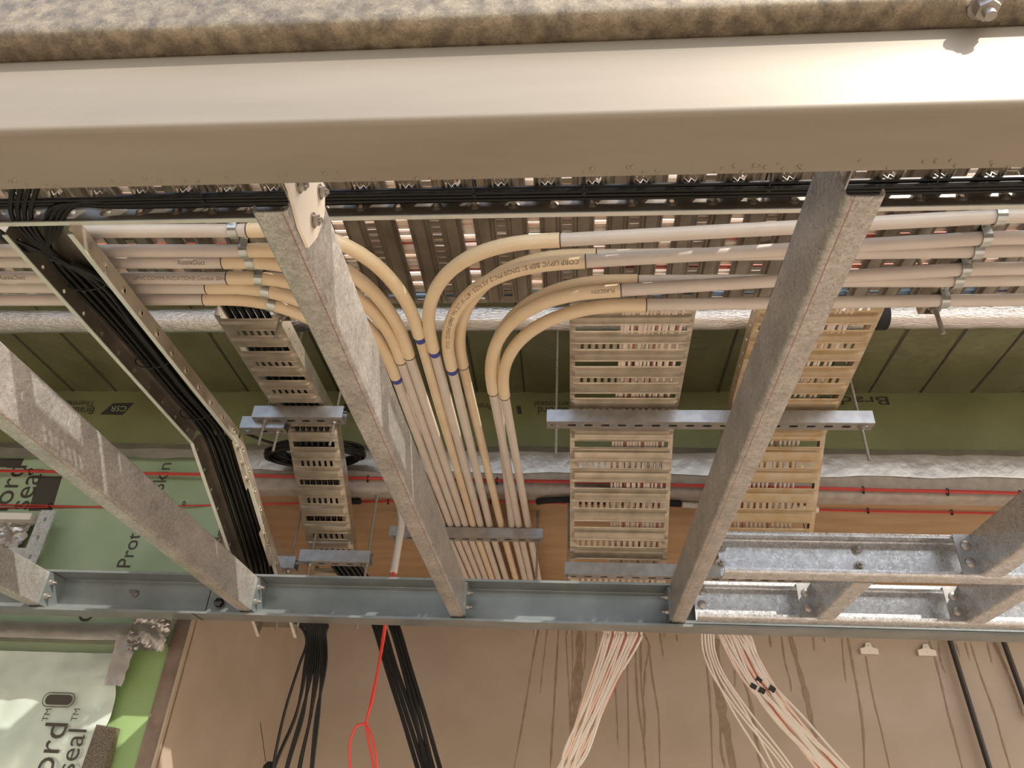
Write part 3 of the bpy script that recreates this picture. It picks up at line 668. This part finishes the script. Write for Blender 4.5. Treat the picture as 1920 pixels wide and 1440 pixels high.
# black cables of the left tray
gl = 'black cables in the left tray'
src = []
lsl = (Ld[1]-Lb[1])/(Ld[0]-Lb[0])
for i in range(12):
    layer = i % 2; lane = (i//2)/5.0
    xl = lx0+.034+lane*.072+(.006 if layer else 0)+random.uniform(-.002, .002); zl = lz+.024-layer*.0085
    jig = lambda q: random.uniform(-q, q)
    if i < 4:   # from the right along the near tray
        k = i; pts = [W(2.2, .900+k*.006, AZ-.012-.008*(k % 2)), W(.9, .901+k*.006, AZ-.012-.008*(k % 2)), W(.2, .900+k*.006, AZ-.013-.007*(k % 2)), W(-.45, .901+k*.006, AZ-.012-.008*(k % 2)), W(-.80, .899+k*.006, AZ-.016-.006*(k % 2)),
                      W(-.905-.012*k, .905, AZ-.03), W(-.96-.010*k, .955+.004*k, AZ-.046), W(xl-.006, 1.03, zl-.004)]
    elif i < 8:
        k = i-4; pts = [W(-.90-.018*k, .80, AZ-.012), W(-.955-.016*k, .865, AZ-.016), W(-1.0-.012*k, .925, AZ-.035), W(-1.0-.006*k, .985, AZ-.05), W(xl-.004, 1.08, zl-.003)]
    else:
        k = i-8; pts = [W(-1.9, .90+k*.006, AZ-.014), W(-1.3, .90+k*.006, AZ-.014), W(-1.13-.01*k, .90+k*.008, AZ-.03), W(-1.06, .97+.006*k, AZ-.048), W(xl-.004, 1.09, zl-.003)]
    pts += [W(xl+jig(.003), 1.25, zl+jig(.003)), W(xl+jig(.003), 1.5, zl+jig(.003)), W(xl, Lb[0]-.03, zl)]
    for yy in (Lb[0]+.12, 1.98, 2.16, 2.34): pts.append(W(xl+jig(.002)+(.0), yy, zl+lsl*(yy-Lb[0])))
    hx = 550+5.2*i; bx = (515+7.4*i) if i > 0 else 500
    a = PY(552+5*i, 1172, 2.47); pts += [a+ZA*.012]
    if i == 0: pts += [PY(575, 1200, 2.50), PY(560, 1250, 2.5), PY(535, 1330, 2.5), PY(515, 1420, 2.5), PY(500, 1520, 2.5)]
    else:
        j = i+(1 if i % 3 == 0 else -1 if i % 3 == 2 else 0)*1.2; pts += [PY(573+3.4*i, 1190, 2.50), PY(567+4.0*i, 1250, 2.51), PY(549+4.7*j+2*math.sin(i), 1340, 2.52), PY(507+7.8*j, 1440, 2.53), PY(488+9*j, 1540, 2.53)]
    where = ['entering from the right along the near tray', 'looping in from above the tray mouth', 'coming in from the left picture edge'][min(i//4, 2)]
    if i == 0: lab = 'single black cable hanging apart to the left of the bundle, from the left tray'
    else: lab = 'black cable of the left tray bundle, %s' % where
    cable('black_cable', lab, 'cable', pts, .0046, M_black, gl+', '+where if i else None)
# extra black cables lying along the near tray
for k in range(3):
    cable('black_cable', 'black cable lying only along the near tray behind the big beam', 'cable', [W(-2.0, .897+.008*k, AZ-.022), W(-.75, .896+.007*k, AZ-.024), W(0, .898+.008*k, AZ-.025), W(.6, .899+.007*k, AZ-.028), W(2.2, .898+.008*k, AZ-.024)], .0045, M_black, 'black cables lying only along the near tray')
# tie straps
def tie(label, p, ax, r, group, m=None, sq=(1, 1)):
    mb = MB(); t = ax.normalized(); u = t.cross(ZA).normalized(); v = t.cross(u)
    pts = [p+u*math.cos(2*math.pi*k/12)*r*sq[0]+v*math.sin(2*math.pi*k/12)*r*sq[1] for k in range(13)]
    mb.tube(pts, .0016, 5); mb.box(p+v*r*sq[1]-Vector((.003, .003, .003)), p+v*r*sq[1]+Vector((.003, .003, .003)))
    return tag(mb.build('cable_tie', m or M_tie), label, 'cable tie', group)
for yy, nm in ((1.1, 'nearest the mouth'), (1.38, 'midway'), (1.62, 'just before the kink')):
    tie('black cable tie round the left tray bundle, %s' % nm, W((lx0+lx1)/2+.005, yy, lz+.018), YA, .044, 'ties on the left tray bundle', sq=(1, .5))
for x_, nm in ((-.17, 'left of the middle'), (.02, 'in the middle'), (.33, 'near the right joist'), (.60, 'right of the right joist'), (-.66, 'left of the middle joist')):
    tie('black cable tie on the near tray cables, %s' % nm, W(x_, .90, AZ-.014), XA, .026, 'ties on the near tray cables', sq=(1, .55))
# black cables over the narrow tray, hanging as two flat bands
for i in range(6):
    xl = qx0+.035+.02*i; pts = [W(xl, 1.40, C0[1]+.012), W(xl, 1.8, C0[1]+.010), W(xl, 2.04, C1_[1]+.009), W(xl, 2.25, C1_[1]+(2.25-2.06)*-.659+.012), W(xl+.004, 2.44, C2[1]+.03)]
    xa = [702, 711, 720, 733, 740, 747][i]; xb = [783, 794, 806, 800, 812, 825][i]
    pts += [PY(xa-18, 1140, 2.62), PY(xa, 1176, 2.63), PY(xa+22, 1250, 2.64), PY((xa+30+xb)/2-3, 1345, 2.65), PY(xb, 1440, 2.66), PY(xb+30, 1540, 2.66)]
    band = 'left' if i < 3 else 'right'
    cable('black_cable', 'thick black cable in the %s of two bands hanging right of the red cord' % band, 'cable', pts, .0078, M_black, 'black cables over the narrow tray, %s band' % band)
# pale cables over the wide trays
def wide_cables(x0, x1, n, hp, which, mats, end):
    for i in range(n):
        t = i/(n-1); xl = x0+(x1-x0)*t
        pts = [W(xl, 1.38, D0[1]+.008), W(xl+random.uniform(-.004, .004), 1.75, D0[1]-.026), W(xl, 2.05, D1[1]+.007), W(xl+random.uniform(-.003, .003), 2.25, D1[1]-.755*(2.25-2.06)+.012), W(xl, 2.44, D2_[1]+.016)]
        pts += [PY(p[0][0]+(p[1][0]-p[0][0])*(((i+(0 if p[2] else ((i*7+q_*3) % 5-2)) + (0))/(n-1))), p[0][1]+(i % 3)*2, p[3]) for q_, p in enumerate(hp)]
        mname, m = mats[i % len(mats)]
        cable(mname+'_cable', '%s cable from the %s, hanging %s' % (mname.replace('_', ' '), which, end), 'cable', pts, .0043 if m is not M_redd else .003, m, '%s cables over the %s' % (mname.replace('_', ' '), which))
mt = [('cream', M_cab), ('white', M_cabw), ('cream', M_cab), ('white', M_cabw), ('dull_red', M_redd), ('white', M_cabw)]
wide_cables(.130, .285, 18, [((1133, 1172), (1204, 1172), 1, 2.63), ((1129, 1200), (1198, 1200), 1, 2.64), ((1100, 1300), (1146, 1300), 0, 2.65), ((1060, 1400), (1102, 1400), 0, 2.66), ((1040, 1450), (1080, 1450), 0, 2.66), ((985, 1560), (1040, 1560), 0, 2.66)], 'wide tray right of the conduits', mt, 'towards the left')
wide_cables(.50, .70, 16, [((1345, 1172), (1398, 1172), 1, 2.63), ((1350, 1195), (1408, 1195), 1, 2.64), ((1392, 1268), (1440, 1255), 0, 2.65), ((1450, 1345), (1500, 1335), 0, 2.66), ((1540, 1450), (1600, 1440), 0, 2.66), ((1650, 1560), (1720, 1550), 0, 2.66)], 'rust-tinted tray', mt, 'towards the right')
for i in range(5):
    a = [1316, 1322, 1328, 1333, 1338][i]; b_ = [1380, 1372, 1388, 1395, 1402][i]; c = [1470, 1440, 1478, 1452, 1486][i]
    cable('white_cable', 'loose white cable hanging left of the taped bundle under the right joist', 'cable', [W(.50+.01*i, 1.9, D1[1]+.035), W(.48+.01*i, 2.2, 1.06), W(.47+.01*i, 2.45, .885), PY(a, 1180, 2.62), PY(a+12, 1250, 2.63), PY(b_, 1330, 2.64), PY(c, 1440, 2.65), PY(c+50, 1540, 2.65)], .0034, M_cabw, 'loose white cables under the right joist')
# black tape wraps on that bundle
for (px, py), nm in (((1422, 1275), 'upper'), ((1412, 1287), 'left'), ((1428, 1295), 'lower'), ((1447, 1292), 'right')):
    p = PY(px, py, 2.655); t = (PY(1500, 1340, 2.66)-PY(1385, 1262, 2.65)).normalized(); mb = MB(); mb.tube([p-t*.010, p+t*.010], .0105, 12)
    tag(mb.build('tape_wrap', M_tie), 'black tape wrap on the pale cable bundle, %s of four' % nm, 'tape', 'black tape wraps on the right bundle')
# cables in the long ribbed tray
for i in range(40):  # nearest rows added to stop sun falling through the slots onto the conduits
    yy = .797+.0163*i; nm, m = [('cream', M_cab), ('white', M_cabw), ('cream', M_cab), ('dull_red', M_redd), ('white', M_cabw), ('cream', M_cab)][i % 6]
    if i in (38, 39): nm, m = 'blue', M_bluep
    cable(nm+'_cable', '%s cable lying in the broad ribbed tray above the conduits' % nm.replace('_', ' '), 'cable', [W(-2.5, yy, BZ+.010)]+[W(-2+.5*k, yy+random.uniform(-.006, .006), BZ+.010+random.uniform(0, .004)) for k in range(9)]+[W(2.5, yy, BZ+.010)], .0078 if m is not M_redd else .0055, m, '%s cables in the broad ribbed tray' % nm.replace('_', ' '), n=4)
# red cables along the concrete edge and under the soffit
gr = 'red cables along the concrete edge'
for k in range(3):
    pts = [PY(x_, y_, YF-.022-.004*k)+ZA*(.0035*math.sin(i*1.3+k*2.1)) for i, (x_, y_) in enumerate(((-150, 881), (0, 883), (250, 887), (480, 892), (700, 897), (900, 900), (1150, 905), (1300, 910), (1550, 916), (1800, 922), (1990, 927)))]
    cable('red_cable', 'red cable twisted in the upper red run along the concrete edge', 'cable', pts, .0032, M_red, gr)
for k in range(2):
    pts = [PY(x_, y_, YF-.006) for x_, y_ in ((-150, 949), (0, 948), (200, 949), (380, 947))]+[PZ(x_, y_, ZS-.006) for x_, y_ in ((560, 943), (735, 939), (900, 939), (1050, 942), (1300, 949), (1540, 955), (1660, 958), (1790, 960), (1990, 965))]
    pts = [p+ZA*(.004*math.sin(i*2+k*3))*(1 if i < 4 else 0)-ZA*.004*k for i, p in enumerate(pts)]
    cable('red_cable', 'thin red cable in the lower red run under the tan soffit', 'cable', pts, .0026, M_red, 'red cables under the tan soffit')
for px, py, nm in ((58, 884, 'far left'), (690, 897, 'left of the middle joist'), (932, 901, 'beside the innermost conduit'), (1618, 918, 'right of the rusty tray'), (1776, 922, 'above the right framing'), (1912, 926, 'at the right edge')):
    tie('small black tie on the upper red run, %s' % nm, PY(px, py, YF-.026), XA, .011, 'ties on the red runs')
for px, py, nm in ((345, 944, 'left, behind the left tray'), (95, 948, 'far left'), (728, 940, 'by the corrugated conduit'), (920, 939, 'among the conduits'), (1627, 957, 'right of the rusty tray'), (1784, 960, 'above the right framing')):
    tie('small black tie on the lower red run, %s' % nm, PZ(px, py, ZS-.007) if px > 400 else PY(px, py, YF-.008), XA, .008, 'ties on the red runs')
# black sleeve on the lower red run
sl = [PZ(1008, 941, ZS-.014), PZ(1030, 938, ZS-.02), PZ(1075, 937, ZS-.02), PZ(1180, 940, ZS-.02), PZ(1262, 944, ZS-.016), PZ(1277, 945, ZS-.016)]
mb = MB(); mb.tube(smooth(sl, 5), .011, 12); tag(mb.build('cable_sleeve', M_foam), 'black sleeve over the lower red run, passing behind the wide tray', 'sleeve')
mb = MB(); mb.tube(smooth([PZ(660, 940, ZS-.012), PZ(676, 940, ZS-.012)], 3), .011, 12); tag(mb.build('cable_sleeve', M_foam), 'short black sleeve end right of the narrow tray', 'sleeve')
def corr(label, pts, r, group=None):
    P = smooth(pts, 30); mb = MB(); mb.tube(P, r, 14, 0, True, [r+(.0012 if i % 2 else -.0008) for i in range(len(P))])
    o = thing('corrugated_conduit', label, 'corrugated conduit', P[-1], group); mb.build('corrugated_tube', M_cor, o, sharp=80); return o
corr('short white corrugated conduit joined to the black sleeve right of the wide tray', [PZ(1278, 946, ZS-.016), PZ(1310, 948, ZS-.014)], .010, 'white corrugated conduits')
corr('stub of white corrugated conduit poking out right of the rust-tinted tray', [PZ(1440, 950, ZS-.016), PZ(1533, 955, ZS-.014)], .0125, 'white corrugated conduits')
corr('white corrugated conduit hanging beside the middle joist with red cord inside', [W(-.62, 2.42, ZS-.004), PY(753, 975, 2.42), PY(747, 1020, 2.42), PY(738, 1074, 2.42)], .0125, 'white corrugated conduits')
# red cord with loop
base = [PY(740, 1050, 2.42), PY(735, 1095, 2.42), PY(726, 1150, 2.46), PY(720, 1190, 2.5), PY(710, 1250, 2.5), PY(698, 1310, 2.5), PY(687, 1353, 2.5)]
for k, extra in enumerate(([PY(668, 1362, 2.5), PY(656, 1395, 2.5), PY(657, 1440, 2.5), PY(668, 1490, 2.5)], [PY(690, 1385, 2.505), PY(697, 1420, 2.505), PY(701, 1460, 2.505), PY(690, 1520, 2.5)], [PY(694, 1372, 2.495), PY(702, 1400, 2.495), PY(707, 1440, 2.495), PY(705, 1520, 2.495)])):
    cable('red_hanging_cable', ['bright red cord hanging from the corrugated conduit, strand opening the loop', 'bright red cord strand dropping straight below the knot', 'bright red cord strand on the right of the loop'][k], 'cord', [p+XA*.003*(k-1)*(1 if i % 2 else .4)-YA*.002*k for i, p in enumerate(base)]+extra, .0038, M_redb, 'bright red cords')
# coil of black cable
mb = MB(); C0v = PZ(590, 854, 1.16)
for k in range(12):
    rr = .180-.006*(k % 6)+random.uniform(-.003, .003); zz = .0085*(k//4)+random.uniform(-.002, .002); ph = random.uniform(0, 6)
    mb.tube([C0v+Vector((math.cos(2*math.pi*q/48+ph)*rr, math.sin(2*math.pi*q/48+ph)*rr*.42, zz+.012*math.sin(2*math.pi*q/48+ph+k))) for q in range(49)], .0050, 7)
mb.tube(smooth([PZ(458, 812, 1.17), PZ(495, 826, 1.17), PZ(520, 835, 1.17), C0v+Vector((-.10, .055, .01))], 5), .0045, 7)
tag(mb.build('cable_coil', M_black), 'round coil of black cable behind the narrow tray', 'cable coil')
# dark service rods at the lower right
for a, b_, nm in (((1770, 1165), (1866, 1475), 'left'), ((1868, 1165), (1935, 1350), 'right')):
    p, q = PY(*a, YB-.03), PY(*b_, YB-.03); mb = MB(); mb.tube([p, q], .0105, 12)
    tag(mb.build('dark_pipe', mat('dark_pipe_rubber_'+nm, (.035, .032, .03), .55)), 'dark thin pipe down the tan wall at lower right, %s of two' % nm, 'pipe', 'dark pipes at lower right')
# white clips on the wall
for (px, py), nm in (((1628, 1219), 'left of the pair'), ((1736, 1222), 'right of the pair beside the dark pipe')):
    p = PY(px, py, YB-.002); o = thing('wall_clip', 'white plastic wall clip under the far beam, %s' % nm, 'clip', p, 'white clips on the tan wall')
    mb = MB(); mb.prism([(-.036, -.018), (.036, -.018), (.036, .004), (.014, .010), (.009, .028), (-.009, .028), (-.014, .010), (-.036, .004)], p, p-YA*.012, XA, ZA); mb.build('clip_body', M_white, o)
    b = MB(); c = p-YA*.012+ZA*.017; b.cyl(c, c-YA*.002, .005, 12); c = p-YA*.012-ZA*.006; b.cyl(c, c-YA*.001, .002, 8); b.build('screw', M_bolt, o)

# ============================================================ lower left: wrapped wall, ledge, bracket
ls = thing('wrap_sheet', 'pale shiny sheet of building wrap with big lettering, hanging at lower left', 'building wrap', PY(100, 1440, YF-.012))
nx, nz = 50, 50; vs = []
for j in range(nz+1):
    for i in range(nx+1):
        u, v = i/nx, j/nz
        top = PY(-60+290*u, 1222+6*u, YF-.014); x = top.x; 
        z = top.z*(1-v)+(H-.25)*v
        zr = z-H; E_ = [(.54, -1.433), (.42, -1.404), (.374, -1.389), (.306, -1.384), (.176, -1.412), (-.3, -1.45)]; edge = -1.433
        for (za, xa_), (zb_, xb_) in zip(E_, E_[1:]):
            if zb_ <= zr <= za: edge = xb_+(xa_-xb_)*(zr-zb_)/(za-zb_)
        x = -2.4+(edge+2.4)*u
        dep = .012*math.sin(6*u+9*v)*math.sin(3.1*v)+.010*abs(math.sin(17*u-12*v+1))*v+.007*abs(math.sin(31*u+8*v))+.006*math.sin(25*v+6*u)+.02*max(0, u-.75)*math.sin(14*v)
        vs.append((x, YF-.030-dep*.8, z))
mb = MB(); mb.add(vs, [(j*(nx+1)+i, j*(nx+1)+i+1, (j+1)*(nx+1)+i+1, (j+1)*(nx+1)+i) for j in range(nz) for i in range(nx)]); mb.build('sheet', M_sheet, ls, sharp=180)
for s_, size, px, py in (('ord', .104, 94, 1459), ('seal', .083, 136, 1453), ('TM', .027, 89, 1353), ('TM', .027, 143, 1353)):
    mb = MB(); q = PY(px, py, YF-.048)
    flat_text(mb, s_, size, q, ZA, -XA); mb.build('printed_lettering', M_printb, ls)
q = PY(110, 1312, YF-.048); mb = MB()
def pill(cx_, cz_, a_, b_, n=24):
    out = []
    for k in range(n):
        c = 2*math.pi*k/n; ex = (a_-b_)*(1 if math.cos(c) > 0 else -1); out.append(Vector((cx_+ex+b_*math.cos(c), q.y, cz_+b_*math.sin(c))))
    return out
P1 = pill(q.x, q.z, .043, .0145); mb.add(P1, [tuple(range(23, -1, -1))])
P2, P3 = pill(q.x, q.z, .052, .0215), pill(q.x, q.z, .0495, .019); mb.add(P2+P3, [(k, (k+1) % 24, 24+(k+1) % 24, 24+k) for k in range(24)])
mb.build('printed_logo', M_printb, ls)
# greener strip beside the sheet and its dark printed block
mb = MB(); a = PY(215, 1222, YF-.004); b_ = PY(322, 1228, YF-.004); mb.add([Vector((a.x-.1, YF-.006, .9)), Vector((b_.x+.005, YF-.006, .9)), Vector((b_.x, YF-.006, a.z+.02)), Vector((a.x, YF-.006, a.z+.02))], [(0, 1, 2, 3)])
ws = tag(mb.build('wrap_strip', M_greenl, solid=.001), 'plain green strip of wall wrap beside the pale sheet', 'building wrap')
mb = MB(); a = PY(191, 1361, YF-.02); b_ = PY(226, 1367, YF-.02); c = PY(196, 1480, YF-.02); d_ = PY(150, 1480, YF-.02)
mb.add([a-YA*.03, b_-YA*.03, c-YA*.03, d_-YA*.03, a, b_, c, d_], [(3, 2, 1, 0), (0, 1, 5, 4), (1, 2, 6, 5), (3, 0, 4, 7)]); tag(mb.build('dark_pad', mat('dark_speckled_pad', (.05, .04, .03), .5, 0, (.20, .16, .12), 260)), 'dark speckled pad at the foot of the pale sheet', 'pad')
# tan edge trim with foil around the corner of the return wall
mb = MB(); a = PY(330, 1180, YF); b_ = XR; mb.box((b_-.055, YF-.012, 0), (b_+.002, YF+.012, ZS+H-.2)); struct(mb.build('trim_3', mat('taped_edge', (.20, .14, .11), .35, .3, (.27, .20, .155), 14, .3, 30)))
mb = MB(); mb.box((b_-.004, YF-.016, 0), (b_+.004, YF-.002, ZS+H-.2)); struct(mb.build('trim_4', mat('pale_edge_bead', (.40, .32, .24), .5)))
# foil taped ledge
lg = thing('foil_ledge', 'foil-taped ledge across the wrapped wall under the far beam at left', 'foil ledge', PY(170, 1190, YF-.02))
n = 60; vs = []; xa, xb = -2.5, PY(322, 1180, YF-.03).x
zt = PY(150, 1168, YF-.03).z
for i in range(n+1):
    x = xa+(xb-xa)*i/n; cm = max(0, (i-.80*n)/(.20*n)); j_ = .0012+.012*cm
    for (yy, zz) in ((-.002, .006), (-.030, -.002), (-.034, -.030), (-.030, -.052), (-.002, -.058)):
        vs.append((x, YF+yy-.010*cm+random.uniform(-j_, j_)*.5, zt+zz+random.uniform(-j_, j_)*.6))
mb = MB(); mb.add(vs, [(i*5+k, i*5+k+1, (i+1)*5+k+1, (i+1)*5+k) for i in range(n) for k in range(4)]); mb.build('foil_strip', M_foilt, lg, sharp=30)
def crumple(nm, parent, c, w_, h_, jit, m, n=12, yy=.03):
    kn = [(random.uniform(30, 110), random.uniform(30, 110), random.uniform(0, 6), random.uniform(.4, 1)) for _ in range(7)]
    def ridge(a, b): return sum(w5*(abs(math.sin(a*f1*.5+b*f2*.5+ph))-.6) for f1, f2, ph, w5 in kn)/2.5
    vs = []
    for j in range(n+1):
        for i in range(n+1):
            a, b = (i/n-.5)*w_*(1-.25*j/n), -(j/n)*h_
            vs.append(c+Vector((a+jit*.3*math.sin(j*1.7+i), -yy-jit*1.6*ridge(a, b), b+jit*.3*math.sin(i*2.1+j))))
    mb = MB(); mb.add(vs, [(j*(n+1)+i, j*(n+1)+i+1, (j+1)*(n+1)+i+1, (j+1)*(n+1)+i) for j in range(n) for i in range(n)])
    return mb.build(nm, m, parent, sharp=22)
crumple('hanging_foil_flap', lg, PY(258, 1200, YF), .075, .15, .006, M_foilt, n=16, yy=.058)
crumple('crumpled_foil_end', lg, PY(305, 1168, YF), .15, .10, .012, M_foilt, n=18, yy=.058)
# steel bracket at the far left
bk = thing('steel_bracket', 'grey steel angle bracket with bolt holes at the far left edge', 'bracket', PY(60, 1050, 2.30))
a, b_ = PY(92, 957, 2.30), PY(50, 1062, 2.30); mb = MB(); ax = (b_-a).normalized(); L = (b_-a).length
u_ = XA*.6+YA*.8; u_ = (u_-ax*u_.dot(ax)).normalized()
nC = 3
for i in range(nC): mb.hole_cell(a+ax*L*(i+.5)/nC, ax, XA, L/nC, .055, .008, .005)
mb.add([a-XA*.0275, b_-XA*.0275, b_-XA*.0275+YA*.06, a-XA*.0275+YA*.06], [(0, 1, 2, 3)]); mb.build('angle', M_frame, bk, solid=.004)
mb = MB(); q = PY(48, 1036, 2.30); mb.box((q.x-.6, 2.30, q.z-.016), (q.x, 2.36, q.z+.016)); mb.build('lower_arm', M_frame, bk)
mb = MB(); q = PY(58, 968, 2.30); mb.box((q.x-.6, 2.30, q.z-.012), (q.x, 2.36, q.z+.012)); mb.build('upper_arm', M_white, bk)
crumple('foil_packing', bk, PY(12, 976, 2.34), .22, .12, .014, M_foilt, n=18, yy=0)
# small black gland at the wall foot
o = thing('cable_gland', 'black cable gland with a zip tie tail at the bottom edge below the hanging cables', 'cable gland', PY(505, 1450, 2.55))
mb = MB(); p = PY(505, 1436, 2.55); mb.tube([p+ZA*.012, p, p-ZA*.05], .02, 14, 0, True, [.008, .018, .024]); mb.build('gland_body', M_foam, o)
mb = MB(); mb.tube([PY(498, 1428, 2.54), PY(488, 1355, 2.53)], .0012, 5); mb.build('zip_tie_tail', M_tie, o)

for o in OBS:
    if '_o' in o: del o['_o']
